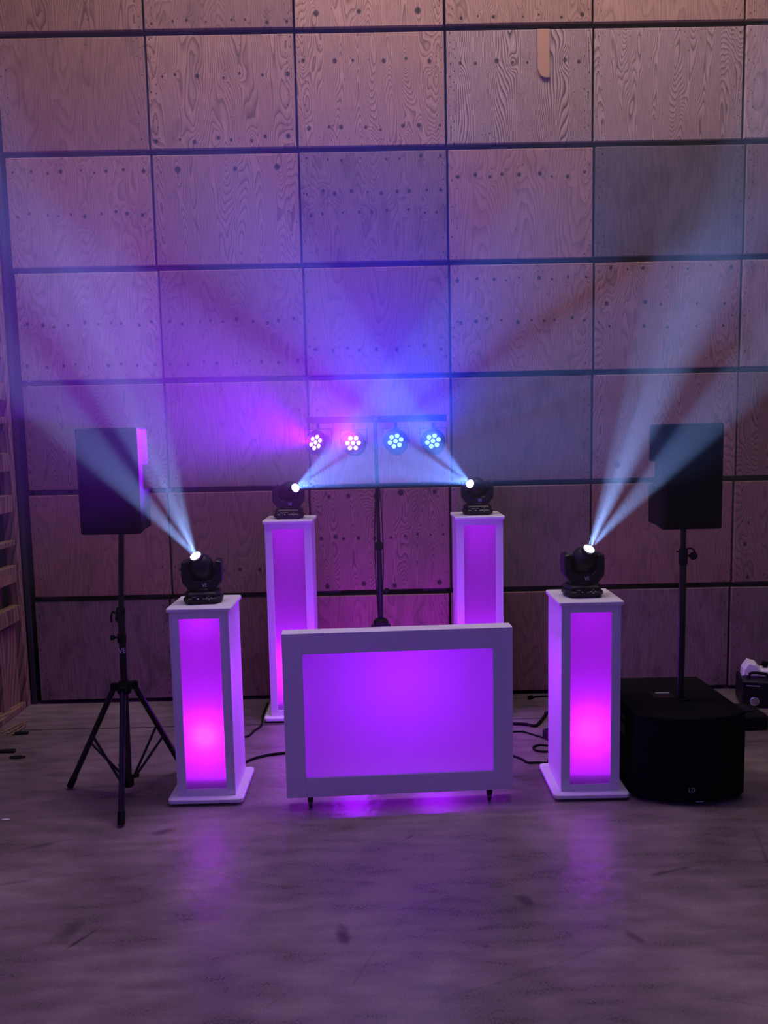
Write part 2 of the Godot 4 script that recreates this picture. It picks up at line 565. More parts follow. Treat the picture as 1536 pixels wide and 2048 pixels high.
func panel_mesh(w: float, h: float, flip_x: bool, flip_y: bool) -> ArrayMesh:
	var st := begin()
	var d := 0.018
	var bv := 0.004
	var f := [Vector2(-w / 2 + bv, -h / 2 + bv), Vector2(w / 2 - bv, -h / 2 + bv), Vector2(w / 2 - bv, h / 2 - bv), Vector2(-w / 2 + bv, h / 2 - bv)]
	var o := [Vector2(-w / 2, -h / 2), Vector2(w / 2, -h / 2), Vector2(w / 2, h / 2), Vector2(-w / 2, h / 2)]
	var uv := func(p: Vector2) -> Vector2:
		var q := Vector2(p.x / w + 0.5, 0.5 - p.y / h)
		return Vector2(1.0 - q.x if flip_x else q.x, 1.0 - q.y if flip_y else q.y)
	var P := func(p: Vector2, z: float) -> Vector3: return Vector3(p.x, p.y, z)
	var n := Vector3(0, 0, 1)
	tri(st, P.call(f[0], d), P.call(f[1], d), P.call(f[2], d), n, n, n, uv.call(f[0]), uv.call(f[1]), uv.call(f[2]))
	tri(st, P.call(f[0], d), P.call(f[2], d), P.call(f[3], d), n, n, n, uv.call(f[0]), uv.call(f[2]), uv.call(f[3]))
	for k in 4:
		var k2 := (k + 1) % 4
		var e: Vector2 = o[k2] - o[k]
		var s := Vector3(e.y, -e.x, 0).normalized()
		for r in [[f[k], f[k2], d, o[k], o[k2], d - bv, (s + n).normalized()], [o[k], o[k2], d - bv, o[k], o[k2], 0.0, s]]:
			tri(st, P.call(r[0], r[2]), P.call(r[1], r[2]), P.call(r[4], r[5]), r[6], r[6], r[6], uv.call(r[0]), uv.call(r[1]), uv.call(r[4]))
			tri(st, P.call(r[0], r[2]), P.call(r[4], r[5]), P.call(r[3], r[5]), r[6], r[6], r[6], uv.call(r[0]), uv.call(r[4]), uv.call(r[3]))
	return st.commit()

func crates() -> void:
	# seed, slope, swirl, lines, contrast, knot rows, nails, stain
	var kinds := [
		plywood(11, 0.026, 2.2, 2.2, 0.10, [], 16, 0.22),                                            # 0 plain
		plywood(12, 0.044, 3.0, 2.4, 0.22, [[0.36, 7, 5.5], [0.92, 8, 5.0]], 22, 0.25),              # 1 knots in two rows
		plywood(13, 0.009, 5.5, 2.6, 0.24, [[0.24, 6, 5.5], [0.84, 8, 5.0]], 18, 0.10),              # 2 ringed
		plywood(14, 0.099, 3.0, 2.2, 0.42, [[0.28, 8, 5.0]], 22, 0.10),                              # 3 bold lines
		plywood(15, 0.022, 7.0, 2.2, 0.26, [], 20, 0.12),                                            # 4 swirls
		plywood(16, 0.031, 4.5, 2.4, 0.22, [[0.14, 3, 8.0]], 10, 0.12),                              # 5 cathedral
		plywood(17, 0.026, 4.0, 2.2, 0.15, [[0.06, 8, 4.0], [0.36, 10, 4.5], [0.55, 9, 4.0]], 18, 0.30),   # 6 many knots
		plywood(18, 0.031, 2.2, 2.0, 0.12, [[0.24, 9, 4.5]], 16, 0.18),                              # 7 one row of knots
		plywood(19, 0.022, 1.2, 2.0, 0.06, [], 24, 0.28),                                            # 8 weathered
		plywood(20, 0.026, 3.2, 2.2, 0.13, [[0.48, 10, 4.0], [0.86, 9, 4.5]], 20, 0.18),             # 9
		plywood(21, 0.040, 3.6, 2.4, 0.16, [[0.05, 7, 4.5], [0.38, 5, 5.0], [0.60, 5, 4.0]], 26, 0.24),    # 10
		plywood(22, 0.013, 6.5, 2.4, 0.26, [[0.06, 5, 7.0], [0.47, 10, 5.0], [0.95, 4, 6.0]], 10, 0.14),   # 11 loops and knots
		plywood(23, 0.035, 2.0, 1.8, 0.08, [], 30, 0.42),                                            # 12 stained
	]
	var tan_ := Color(0.58, 0.385, 0.275)
	var brown := Color(0.42, 0.265, 0.21)
	var pale := Color(0.64, 0.50, 0.45)
	var pink := Color(0.54, 0.35, 0.30)
	var grey := Color(0.20, 0.18, 0.19)
	var worn := Color(0.35, 0.26, 0.24)
	var rust := Color(0.44, 0.26, 0.20)
	var look := {tan_: "tan", brown: "brown", pale: "pale", pink: "pinkish", grey: "dark grey", worn: "greyish worn", rust: "reddish brown"}
	# per row from the floor up: [texture, colour, flips] for the six crates seen
	var plan := [
		[[12, worn, 0], [0, brown, 1], [0, brown, 0], [0, brown, 2], [12, worn, 1], [8, worn, 0]],
		[[0, rust, 0], [7, brown, 2], [11, brown, 0], [8, worn, 1], [0, rust, 1], [10, brown, 2]],
		[[4, brown, 0], [0, brown, 2], [0, pink, 3], [8, worn, 0], [5, pink, 2], [4, brown, 1]],
		[[9, pale, 0], [9, brown, 1], [7, brown, 2], [9, pink, 2], [10, pink, 0], [12, pale, 2]],
		[[9, pink, 3], [5, pink, 0], [6, worn, 0], [7, pink, 0], [8, grey, 0], [8, worn, 3]],
		[[0, brown, 3], [1, tan_, 0], [2, tan_, 0], [3, pale, 0], [4, pale, 2], [0, pale, 1]],
		[[1, brown, 2], [6, brown, 2], [5, tan_, 3], [10, tan_, 2], [0, tan_, 2], [12, tan_, 1]],
	]
	var joint := [
		[-2.293, -1.397, -0.475, 0.452, 1.378, 2.311, 3.235], [-2.283, -1.376, -0.455, 0.462, 1.384, 2.318, 3.24],
		[-2.278, -1.365, -0.446, 0.474, 1.386, 2.327, 3.25], [-2.281, -1.366, -0.452, 0.473, 1.391, 2.330, 3.25],
		[-2.289, -1.378, -0.460, 0.468, 1.386, 2.335, 3.25], [-2.30, -1.381, -0.464, 0.463, 1.378, 2.315, 3.24],
		[-2.31, -1.384, -0.464, 0.460, 1.372, 2.312, 3.24]]
	var ordinal := ["first", "second", "third", "fourth", "fifth", "sixth", "seventh"]
	var rows := ["bottom row", "second row up", "third row up", "fourth row up", "fifth row up", "sixth row up", "top row in view"]
	var ph := 0.668
	for fl in 4:
		plates[fl] = panel_mesh(1.0, ph, fl % 2 == 1, fl >= 2)
	var rng := RandomNumberGenerator.new()
	rng.seed = 42
	for r in 7:
		for c in 6:
			var p: Array = plan[r][c]
			var x0: float = joint[r][c] + 0.007
			var x1: float = joint[r][c + 1] - 0.007
			var w := x1 - x0
			var t := thing("plywood_crate", "%s plywood crate, %s from the left in the %s of the stack" % [look[p[1]], ordinal[c], rows[r]], "crate", Vector3((x0 + x1) / 2, r * 0.7025, -5.0 - 0.018 + rng.randf_range(-0.008, 0.006)), 0.0, "stacked plywood crates")
			t.rotation.z = rng.randf_range(-0.002, 0.002)
			var m := StandardMaterial3D.new()
			m.albedo_texture = kinds[p[0]]
			var tone := rng.randf_range(0.92, 1.06)
			m.albedo_color = Color(p[1].r * tone, p[1].g * tone, p[1].b * tone).linear_to_srgb()
			m.roughness = 0.72
			m.metallic_specular = 0.35
			m.texture_repeat = false
			var o := MeshInstance3D.new()
			o.name = "front_panel"
			o.mesh = plates[p[2]]
			o.set_surface_override_material(0, m)
			t.add_child(o, true)
			o.scale = Vector3(w, 1, 1)
			o.position = Vector3(0, 0.026 + ph / 2, 0)
			boxpart("body", Vector3(0, 0.026 + ph / 2, -0.52), Vector3(w - 0.012, ph - 0.012, 1.03), 0.0, M.crate_dark, t)
			for s in [-1.0, 1.0]:
				boxpart("foot", Vector3(s * (w / 2 - 0.10), 0.010, -0.09), Vector3(0.16, 0.02, 0.14), 0.003, M.foot, t)
			boxpart("runner", Vector3(0, 0.012, -0.4), Vector3(w - 0.03, 0.02, 0.1), 0.0, M.foot, t)
			if r == 5 and c == 3:
				var st := begin()
				var poly := PackedVector2Array([Vector2(-0.037, 0.0), Vector2(0.037, 0.0), Vector2(0.04, -0.285), Vector2(0.008, -0.285), Vector2(-0.018, -0.272), Vector2(-0.034, -0.235)])
				add_prism(st, poly, 0.0, 0.012, 0.002, Transform3D(Basis(), Vector3(0.146, 0.026 + ph - 0.004, 0.019)))
				var strip := put("repair_strip", st, M.orange_wood, t)
				strip.set_meta("label", "orange-brown strip of wood nailed over the panel")
	# dark steel post between the crates and the plank wall
	var ps := begin()
	add_box(ps, Vector3(-2.334, 3.2, -5.10), Vector3(0.03, 6.4, 0.18), 0.002)
	var post := put("steel_post", ps, M.post)
	tag(post, "dark steel post upright between the crates and the plank wall", "post")

func side_planks() -> void:
	var t := get_node("wall_left")
	var add := func(called: String, c: Vector3, s: Vector3) -> void:
		boxpart(called, c, s, 0.004, M.plank, t)
	add.call("stud", Vector3(-2.395, 3.2, -4.985), Vector3(0.08, 6.4, 0.045))
	add.call("board", Vector3(-2.43, 0.28, -4.86), Vector3(0.05, 0.56, 0.22))
	for p in [[0.64, 0.105], [0.90, 0.11], [1.10, 0.035], [1.355, 0.11], [1.62, 0.12], [1.885, 0.045], [2.065, 0.11], [2.33, 0.10], [2.62, 0.11]]:
		add.call("plank", Vector3(-2.39, p[0], -4.0), Vector3(0.06, p[1], 1.9))
	add.call("sill", Vector3(-2.42, 0.02, -4.3), Vector3(0.12, 0.04, 1.3))
	for z in [-3.6, -2.2, -0.8]:
		add.call("stud", Vector3(-2.47, 3.2, z), Vector3(0.10, 6.4, 0.05))
	add.call("backing_sheet", Vector3(-2.49, 3.5, -4.0), Vector3(0.018, 5.9, 1.98))

# ---------------------------------------------------------------- lit furniture
func column(called: String, at: Vector3, h: float, label: String, back: float, power: float) -> void:
	var t := thing(called, label, "lit column", at, 0.0, "lit columns")
	var w := 0.28
	var st := begin()
	add_prism(st, rounded(0.36, 0.36, 0.022), 0.012, 0.034, 0.004, Transform3D(UPWARD, Vector3.ZERO))
	put("base_plate", st, M.white, t)
	for sx in [-1.0, 1.0]:
		for sz in [-1.0, 1.0]:
			var f := begin()
			add_rod(f, Vector3(sx * 0.14, 0, sz * 0.14), Vector3(sx * 0.14, 0.0125, sz * 0.14), 0.014)
			put("foot", f, M.rubber, t)
	st = begin()
	add_prism(st, rounded(0.306, 0.30, 0.014), h - 0.02, h, 0.004, Transform3D(UPWARD, Vector3.ZERO))
	put("top_plate", st, M.white, t)
	var y0 := 0.034
	var y1 := h - 0.02
	var ym := (y0 + y1) / 2
	var yh := y1 - y0
	var th := 0.012
	for s in [-1.0, 1.0]:
		boxpart("side_panel", Vector3(s * (w / 2 - th / 2), ym, 0), Vector3(th, yh, w), 0.0015, M.white, t)
	boxpart("rear_panel", Vector3(0, ym, -w / 2 + th / 2), Vector3(w - 2 * th, yh, th), 0.0, M.white, t)
	# front frame: two stiles and two rails round the opening
	var ow := 0.193
	var ob := 0.066
	var ot := h - 0.053
	var sw := (w - 2 * th - ow) / 2
	for s in [-1.0, 1.0]:
		boxpart("stile", Vector3(s * (ow / 2 + sw / 2), ym, w / 2 - th / 2), Vector3(sw, yh, th), 0.001, M.white, t)
	boxpart("rail", Vector3(0, (y0 + ob) / 2, w / 2 - th / 2), Vector3(ow, ob - y0, th), 0.001, M.white, t)
	boxpart("rail", Vector3(0, (ot + y1) / 2, w / 2 - th / 2), Vector3(ow, y1 - ot, th), 0.001, M.white, t)
	var sheet := boxpart("diffuser_sheet", Vector3(0, (ob + ot) / 2, w / 2 - th - 0.002), Vector3(ow + 0.03, ot - ob + 0.02, 0.0), 0.0, M.sheet, t)
	sheet.mesh = sheet_mesh(Vector3(0, (ob + ot) / 2, w / 2 - th - 0.002), ow + 0.03, ot - ob + 0.02, M.sheet)
	sheet.set_meta("label", "frosted sheet glowing purple")
	# white inner floor with the lamp standing on it
	boxpart("inner_floor", Vector3(0, 0.075, -0.008), Vector3(w - 2 * th - 0.002, 0.06, w - 2 * th - 0.012), 0.0, M.inner, t)
	var zc := w / 2 - th - 0.002 - back
	var lamp := begin()
	add_lathe(lamp, [Vector2(0, -0.06), Vector2(0.03, -0.06), Vector2(0.034, -0.03), Vector2(0.034, 0.0), Vector2(0, 0.0)], 16, Transform3D(UPWARD, Vector3(0, 0.29, zc - 0.085)))
	add_box(lamp, Vector3(0, 0.168, zc - 0.085), Vector3(0.012, 0.128, 0.012))
	var body := put("lamp", lamp, M.white, t)
	var bulb := begin()
	add_lathe(bulb, [Vector2(0, 0.0), Vector2(0.012, 0.002), Vector2(0.016, 0.012), Vector2(0.012, 0.022), Vector2(0, 0.026)], 14, Transform3D(UPWARD, Vector3(0, 0.312, zc)))
	put("bulb", bulb, glow(Color(0.40, 0.02, 1.0), 3.0), body)
	var l := OmniLight3D.new()
	l.name = "lamp_glow"
	l.light_color = Color(0.44, 0.009, 1.0).linear_to_srgb()
	l.light_energy = 0.088 * power
	l.light_size = 0.012
	l.omni_range = 12.0
	l.omni_attenuation = 2.0
	l.shadow_enabled = true
	t.add_child(l)
	l.position = Vector3(0, 0.325, zc)
	var up := SpotLight3D.new()
	up.name = "lamp_uplight"
	up.light_color = l.light_color
	up.light_energy = 1.3 * power
	up.light_size = 0.02
	up.spot_angle = 16.0
	up.spot_angle_attenuation = 0.8
	up.spot_range = 12.0
	up.spot_attenuation = 2.0
	up.shadow_enabled = true
	t.add_child(up)
	up.position = Vector3(0, 0.35, zc - 0.085)
	up.rotation.x = PI / 2

func sheet_mesh(c: Vector3, w: float, h: float, sm: Material) -> ArrayMesh:
	var st := begin()
	quad(st, c + Vector3(-w / 2, -h / 2, 0), c + Vector3(w / 2, -h / 2, 0), c + Vector3(w / 2, h / 2, 0), c + Vector3(-w / 2, h / 2, 0), Vector3.BACK)
	var m := st.commit()
	m.surface_set_material(0, sm)
	return m

func booth() -> void:
	var t := thing("booth_front", "white framed booth front on castors with a purple glowing panel", "booth", Vector3(0.0695, 0, -3.5175), deg_to_rad(2.4))
	var w := 1.07
	var y0 := 0.062
	var y1 := 0.847
	var d := 0.08
	var f := 0.093
	for s in [-1.0, 1.0]:
		boxpart("stile", Vector3(s * (w / 2 - f / 2), (y0 + y1) / 2, 0), Vector3(f, y1 - y0, d), 0.0015, M.white, t)
	boxpart("rail", Vector3(0, y1 - f / 2 - 0.003, 0), Vector3(w - 2 * f, f + 0.006, d), 0.0015, M.white, t)
	boxpart("rail", Vector3(0, y0 + f / 2, 0), Vector3(w - 2 * f, f, d), 0.0015, M.white, t)
	var sheet := boxpart("diffuser_sheet", Vector3.ZERO, Vector3.ONE, 0.0, M.sheet, t)
	sheet.mesh = sheet_mesh(Vector3(0, (y0 + y1) / 2 - 0.003, d / 2 - 0.012), w - 2 * f, y1 - y0 - 2 * f, M.booth_sheet)
	sheet.set_meta("label", "frosted sheet glowing purple")
	for x in [-0.425, 0.425]:
		for z in [0.015]:
			var c := Node3D.new()
			c.name = "castor"
			t.add_child(c, true)
			c.position = Vector3(x, 0, z)
			boxpart("fork", Vector3(0, 0.046, 0), Vector3(0.026, 0.03, 0.03), 0.003, M.steel, c)
			var st := begin()
			add_lathe(st, [Vector2(0, -0.009), Vector2(0.021, -0.009), Vector2(0.024, -0.006), Vector2(0.024, 0.006), Vector2(0.021, 0.009), Vector2(0, 0.009)], 18, Transform3D(Basis(Vector3(0, 1, 0), Vector3(0, 0, 1), Vector3(1, 0, 0)), Vector3(0, 0.024, -0.008)))
			put("wheel", st, M.wheel, c)
	# folding arms that prop the front from behind
	for s in [-1.0, 1.0]:
		boxpart("rear_leg", Vector3(s * 0.42, 0.365, -0.24), Vector3(0.03, 0.73, 0.03), 0.003, M.white, t)
		boxpart("rear_arm", Vector3(s * 0.42, 0.715, -0.14), Vector3(0.03, 0.03, 0.2), 0.003, M.white, t)
	boxpart("cross_bar", Vector3(0, 0.735, -0.24), Vector3(0.81, 0.03, 0.03), 0.003, M.white, t)
	# a lamp hangs from the cross bar
	wash_lamp(Vector3(0.07, 0.64, -3.795), 0.24, "small purple wash lamp hanging behind the top of the booth front", 0.0, 0.24)
	wash_lamp(Vector3(-0.18, 0.36, -4.33), 0.38, "small purple wash lamp on the floor behind the left half of the booth front", 0.36)
	wash_lamp(Vector3(0.30, 0.36, -4.33), 0.38, "small purple wash lamp on the floor behind the right half of the booth front", 0.36)

func wash_lamp(at: Vector3, energy: float, label: String, stalk: float, red := 0.36) -> void:
	var t := thing("wash_lamp", label, "lamp", Vector3(at.x, at.y - stalk, at.z), 0.0, "wash lamps behind the booth")
	var o := Vector3(0, stalk, 0)
	var st := begin()
	if stalk > 0.0:
		add_lathe(st, [Vector2(0, 0), Vector2(0.07, 0), Vector2(0.07, 0.012), Vector2(0.012, 0.02), Vector2(0.012, stalk - 0.04), Vector2(0, stalk - 0.04)], 18, Transform3D(UPWARD, Vector3.ZERO))
	else:
		add_rod(st, o + Vector3(0, 0.03, 0), o + Vector3(0, 0.082, 0.012), 0.008)
	put("holder", st, M.black, t)
	st = begin()
	add_lathe(st, [Vector2(0, -0.03), Vector2(0.02, -0.024), Vector2(0.03, 0), Vector2(0.02, 0.024), Vector2(0, 0.03)], 16, Transform3D(UPWARD, o))
	put("bulb", st, glow(Color(0.42, 0.02, 1.0), 4.0), t)
	var l := OmniLight3D.new()
	l.name = "wash_glow"
	l.light_color = Color(red, 0.003, 1.0).linear_to_srgb()
	l.light_energy = energy
	l.light_size = 0.025
	l.omni_range = 14.0
	l.omni_attenuation = 2.0
	l.shadow_enabled = true
	t.add_child(l)
	l.position = o

# ---------------------------------------------------------------- moving heads
func moving_head(at: Vector3, dir: Vector3, turn: float, label: String, which: String) -> void:
	var t := thing("moving_head_light", label, "stage light", at, turn, "moving head lights on the columns")
	dir = (Basis(Vector3.UP, -turn) * dir).normalized()
	for sx in [-1.0, 1.0]:
		for sz in [-1.0, 1.0]:
			var f := begin()
			add_rod(f, Vector3(sx * 0.06, 0, sz * 0.05), Vector3(sx * 0.06, 0.006, sz * 0.05), 0.011)
			put("foot", f, M.rubber, t)
	var st := begin()
	var oct := PackedVector2Array([Vector2(0.092, 0.035), Vector2(0.066, 0.076), Vector2(-0.066, 0.076), Vector2(-0.092, 0.035), Vector2(-0.092, -0.035), Vector2(-0.066, -0.076), Vector2(0.066, -0.076), Vector2(0.092, -0.035)])
	add_prism(st, oct, 0.005, 0.034, 0.008, Transform3D(UPWARD, Vector3.ZERO))
	add_prism(st, inset(oct, 0.006), 0.034, 0.058, 0.008, Transform3D(UPWARD, Vector3.ZERO))
	var base := put("base", st, M.black, t)
	boxpart("display", Vector3(-0.022, 0.032, 0.0765), Vector3(0.05, 0.022, 0.002), 0.0005, M.gloss, base)
	boxpart("marking", Vector3(-0.035, 0.039, 0.078), Vector3(0.016, 0.0025, 0.0006), 0.0, M.dimprint, base)
	boxpart("indicator", Vector3(-0.018, 0.030, 0.078), Vector3(0.006, 0.005, 0.0008), 0.0, M.print, base)
	for k in 4:
		var a := PI / 2 * k
		boxpart("button", Vector3(0.034 + 0.010 * cos(a), 0.033 + 0.009 * sin(a), 0.077), Vector3(0.006, 0.005, 0.002), 0.0006, M.dimprint, base)
	st = begin()
	add_rod(st, Vector3(0, 0.056, 0), Vector3(0, 0.072, 0), 0.055, 24)
	put("pan_bearing", st, M.black, t)
	# yoke: a U with flared arms
	var yoke := PackedVector2Array([Vector2(-0.066, 0.068), Vector2(0.066, 0.068), Vector2(0.094, 0.104), Vector2(0.097, 0.150), Vector2(0.094, 0.203), Vector2(0.070, 0.208), Vector2(0.062, 0.200), Vector2(0.060, 0.140), Vector2(0.040, 0.112), Vector2(-0.040, 0.112), Vector2(-0.060, 0.140), Vector2(-0.062, 0.200), Vector2(-0.070, 0.208), Vector2(-0.094, 0.203), Vector2(-0.097, 0.150), Vector2(-0.094, 0.104)])
	st = begin()
	add_prism(st, yoke, -0.048, 0.048, 0.005, Transform3D())
	var yk := put("yoke", st, M.black, t)
	lettering("VE", 0.017, M.print, yk, Vector3(0.012, 0.090, 0.0485), "lettering")
	for s in [-1.0, 1.0]:
		st = begin()
		add_rod(st, Vector3(s * 0.052, 0.165, 0), Vector3(s * 0.066, 0.165, 0), 0.022, 18)
		put("tilt_bearing", st, M.black, t)
	# head: a rounded drum tilted along the beam, lens at its front
	var pivot := Vector3(0, 0.165, 0)
	var tr := along(pivot, pivot + dir)
	st = begin()
	add_lathe(st, [Vector2(0, -0.066), Vector2(0.028, -0.064), Vector2(0.046, -0.054), Vector2(0.056, -0.036), Vector2(0.059, -0.010), Vector2(0.059, 0.018), Vector2(0.056, 0.036), Vector2(0.049, 0.052), Vector2(0.040, 0.064), Vector2(0.033, 0.070), Vector2(0.031, 0.084), Vector2(0.026, 0.084), Vector2(0.0255, 0.074)], 26, tr)
	var head := put("head", st, M.black, t)
	st = begin()
	add_lathe(st, [Vector2(0.026, 0.080), Vector2(0.031, 0.0845), Vector2(0.031, 0.088), Vector2(0.0262, 0.088), Vector2(0.0258, 0.080)], 26, tr)
	put("lens_ring", st, M.chrome, head)
	st = begin()
	add_lathe(st, [Vector2(0.0256, 0.080), Vector2(0.018, 0.0845), Vector2(0.009, 0.0865), Vector2(0, 0.087)], 22, tr)
	put("lens", st, glow(Color(0.85, 0.97, 1.0), 5.0), head)
	# three-facet prism: three narrow beams leave the lens
	var spread := {"front_left": [11.0, 6.0, -0.08], "front_right": [10.5, 6.0, 0.08], "rear_left": [9.5, 5.6, 0.1], "rear_right": [10.5, 5.8, -0.1]}
	var sp: Array = spread[which]
	for k in 3:
		var l := SpotLight3D.new()
		l.name = "beam"
		l.light_color = (Color(0.27, 0.43, 1.0) if which.begins_with("front") else Color(0.11, 0.25, 1.0)).linear_to_srgb()
		l.light_energy = 100.0 if which.begins_with("front") else 210.0
		l.light_size = 0.01
		l.spot_angle = sp[1]
		l.spot_angle_attenuation = 0.45
		l.spot_range = 20.0
		l.spot_attenuation = 2.0
		l.shadow_enabled = true
		t.add_child(l, true)
		# offsets of the facets, in the plane seen from the front
		var side := dir.cross(Vector3(0.0, 0.15, 0.99)).normalized()
		var other := dir.cross(side).normalized()
		var a: float = TAU * k / 3.0 + sp[2]
		var off := (side * cos(a + PI / 2) + other * sin(a + PI / 2)) * tan(deg_to_rad(sp[0]))
		var d := (dir + off).normalized()
		l.position = pivot + dir * 0.089
		l.look_at_from_position(at + Basis(Vector3.UP, turn) * (pivot + dir * 0.089), at + Basis(Vector3.UP, turn) * (pivot + dir * 0.089 + d), Vector3(0.1, 0.2, 1))

# ---------------------------------------------------------------- loudspeakers
func cabinet(at: Vector3, turn: float, label: String) -> void:
	var t := thing("loudspeaker", label, "loudspeaker", at, turn, "loudspeakers on poles")
	var fw := 0.14
	var bw := 0.098
	var h := 0.485
	var zf := 0.145
	var zb := -0.155
	var st := begin()
	var plan := func(grip: float) -> PackedVector2Array:
		var mid := lerpf(fw, bw, 0.62)
		return PackedVector2Array([Vector2(fw - 0.012, zf), Vector2(fw, zf - 0.012), Vector2(mid, zf + (zb - zf) * 0.5), Vector2(bw + 0.005 - grip, zb + 0.10), Vector2(bw - grip, zb), Vector2(-bw + grip, zb), Vector2(-bw - 0.005 + grip, zb + 0.10), Vector2(-mid, zf + (zb - zf) * 0.5), Vector2(-fw, zf - 0.012), Vector2(-fw + 0.012, zf)])
	var y1 := 0.195
	var y2 := 0.305
	add_prism(st, plan.call(0.0), 0.0, y1, 0.006, Transform3D(UPWARD, Vector3.ZERO))
	add_prism(st, plan.call(0.028), y1 - 0.004, y2 + 0.004, 0.0, Transform3D(UPWARD, Vector3.ZERO))
	add_prism(st, plan.call(0.0), y2, h, 0.006, Transform3D(UPWARD, Vector3.ZERO))
	put("cabinet", st, M.speaker, t)
	st = begin()
	add_prism(st, rounded(0.256, h - 0.03, 0.012), zf - 0.002, zf + 0.008, 0.004, Transform3D(Basis(), Vector3(0, h / 2, 0)))
	put("grille", st, M.grille, t)
	for s in [-1.0, 1.0]:
		boxpart("skid", Vector3(s * 0.09, -0.003, 0.06), Vector3(0.035, 0.008, 0.05), 0.002, M.rubber, t)
	st = begin()
	add_rod(st, Vector3(0, -0.006, 0), Vector3(0, 0.02, 0), 0.026, 18)
	put("pole_socket", st, M.black, t)

func knob(parent: Node, at: Vector3, dir: Vector3, r := 0.014, l := 0.035) -> void:
	var st := begin()
	add_rod(st, at, at + dir * l * 0.6, 0.005)
	add_lathe(st, [Vector2(0, l * 0.5), Vector2(r * 0.8, l * 0.5), Vector2(r, l * 0.62), Vector2(r, l * 0.95), Vector2(r * 0.7, l), Vector2(0, l)], 10, along(at, at + dir))
	put("knob", st, M.rubber, parent)

func loudspeakers() -> void:
	cabinet(Vector3(-1.235, 1.317, -3.655), 0.0, "black loudspeaker on the tripod stand at the left")
	var c := Vector3(-1.268, 0, -3.657)
	var t := thing("speaker_stand", "black tripod stand carrying the left loudspeaker", "speaker stand", c)
	var st := begin()
	var lean := Vector3(0.033, 0, 0)
	add_rod(st, Vector3(0.010, 0.90, 0), Vector3(0.033, 1.311, 0), 0.0135, 18)
	put("upper_pole", st, M.steel, t)
	st = begin()
	add_rod(st, Vector3(0.0, 0.06, 0), Vector3(0.011, 0.93, 0), 0.0175, 18)
	var pole := put("lower_pole", st, M.steel, t)
	lettering("VE", 0.024, M.print, pole, Vector3(0.012, 0.735, 0.019), "lettering", Vector3(0, 0.2, 0.02))
	st = begin()
	add_rod(st, Vector3(0.0, 0.875, 0), Vector3(0.011, 0.945, 0), 0.022, 18)
	put("collar", st, M.rubber, t)
	st = begin()
	add_rod(st, Vector3(0.006, 0.770, 0), Vector3(0.008, 0.815, 0), 0.0215, 18)
	put("collar", st, M.rubber, t)
	knob(t, Vector3(-0.004, 0.80, 0.006), Vector3(-0.9, 0, 0.3).normalized(), 0.012, 0.04)
	st = begin()
	add_tube(st, curve([Vector3(-0.008, 0.915, 0.01), Vector3(-0.025, 0.925, 0.012), Vector3(-0.034, 0.905, 0.012), Vector3(-0.034, 0.875, 0.012)]), 0.0055)
	put("safety_pin", st, M.rubber, t)
	st = begin()
	add_lathe(st, [Vector2(0, -0.03), Vector2(0.028, -0.03), Vector2(0.034, -0.02), Vector2(0.034, 0.018), Vector2(0.026, 0.03), Vector2(0, 0.03)], 18, Transform3D(UPWARD, Vector3(0.005, 0.548, 0)))
	put("hub", st, M.rubber, t)
	st = begin()
	add_rod(st, Vector3(0, 0.045, 0), Vector3(0, 0.095, 0), 0.026, 18)
	put("brace_collar", st, M.rubber, t)
	knob(t, Vector3(0.02, 0.10, 0.0), Vector3(1, 0.1, 0.2).normalized(), 0.010, 0.035)
	for d in [Vector3(0.065, 0, 0.31), Vector3(-0.321, 0, -0.086), Vector3(0.205, 0, -0.25)]:
		var n: Vector3 = d.normalized()
		var top: Vector3 = Vector3(0.005, 0.545, 0) + n * 0.055
		var foot: Vector3 = d + Vector3(0, 0.02, 0)
		st = begin()
		add_box(st, Vector3(0.005, 0.548, 0) + n * 0.045, Vector3(0.03, 0.034, 0.05), 0.004, Basis.looking_at(n))
		put("leg_bracket", st, M.rubber, t)
		st = begin()
		add_rod(st, top, foot, 0.0145)
		var lg := put("leg", st, M.steel, t)
		st = begin()
		add_rod(st, foot + (top - foot).normalized() * 0.05, foot - (top - foot).normalized() * 0.012, 0.0175)
		put("rubber_foot", st, M.rubber, lg)
		var side := n.cross(Vector3.UP) * 0.012
		for s in [-1.0, 1.0]:
			st = begin()
			var p := top.lerp(foot, 0.52 + 0.05 * s)
			add_rod(st, p + side * s, Vector3(n.x * 0.026, 0.07 + 0.012 * s, n.z * 0.026) + side * s, 0.0065, 8)
			put("brace", st, M.steel, t)
	# right: pole standing in the subwoofer
	var sub := thing("subwoofer", "black subwoofer with a curved front on the floor, a pole standing in its top", "subwoofer", Vector3(1.440, 0, -3.72))
	st = begin()
	var poly := PackedVector2Array()
	for i in 17:
		var u := -1.0 + i / 8.0
		var bulge := 0.07 * (1.0 - u * u)
		if absf(u) > 0.99:
			bulge = -0.012
		poly.append(Vector2(u * 0.262, 0.232 + bulge))
	poly.append(Vector2(0.248, -0.29))
	poly.append(Vector2(0.236, -0.302))
	poly.append(Vector2(-0.236, -0.302))
	poly.append(Vector2(-0.248, -0.29))
	poly.reverse()
	add_prism(st, poly, 0.012, 0.42, 0.006, Transform3D(UPWARD, Vector3.ZERO))
	put("cabinet", st, M.speaker, sub)
	st = begin()
	var face := PackedVector2Array()
	for i in 17:
		var u := -0.97 + 1.94 * i / 16.0
		face.append(Vector2(u * 0.262, 0.230 + 0.07 * (1.0 - u * u) + 0.006))
	for i in 17:
		var u := 0.97 - 1.94 * i / 16.0
		face.append(Vector2(u * 0.262, 0.230 + 0.07 * (1.0 - u * u) - 0.012))
	add_prism(st, face, 0.028, 0.405, 0.0, Transform3D(UPWARD, Vector3.ZERO))
	var grille := put("grille", st, M.grille, sub)
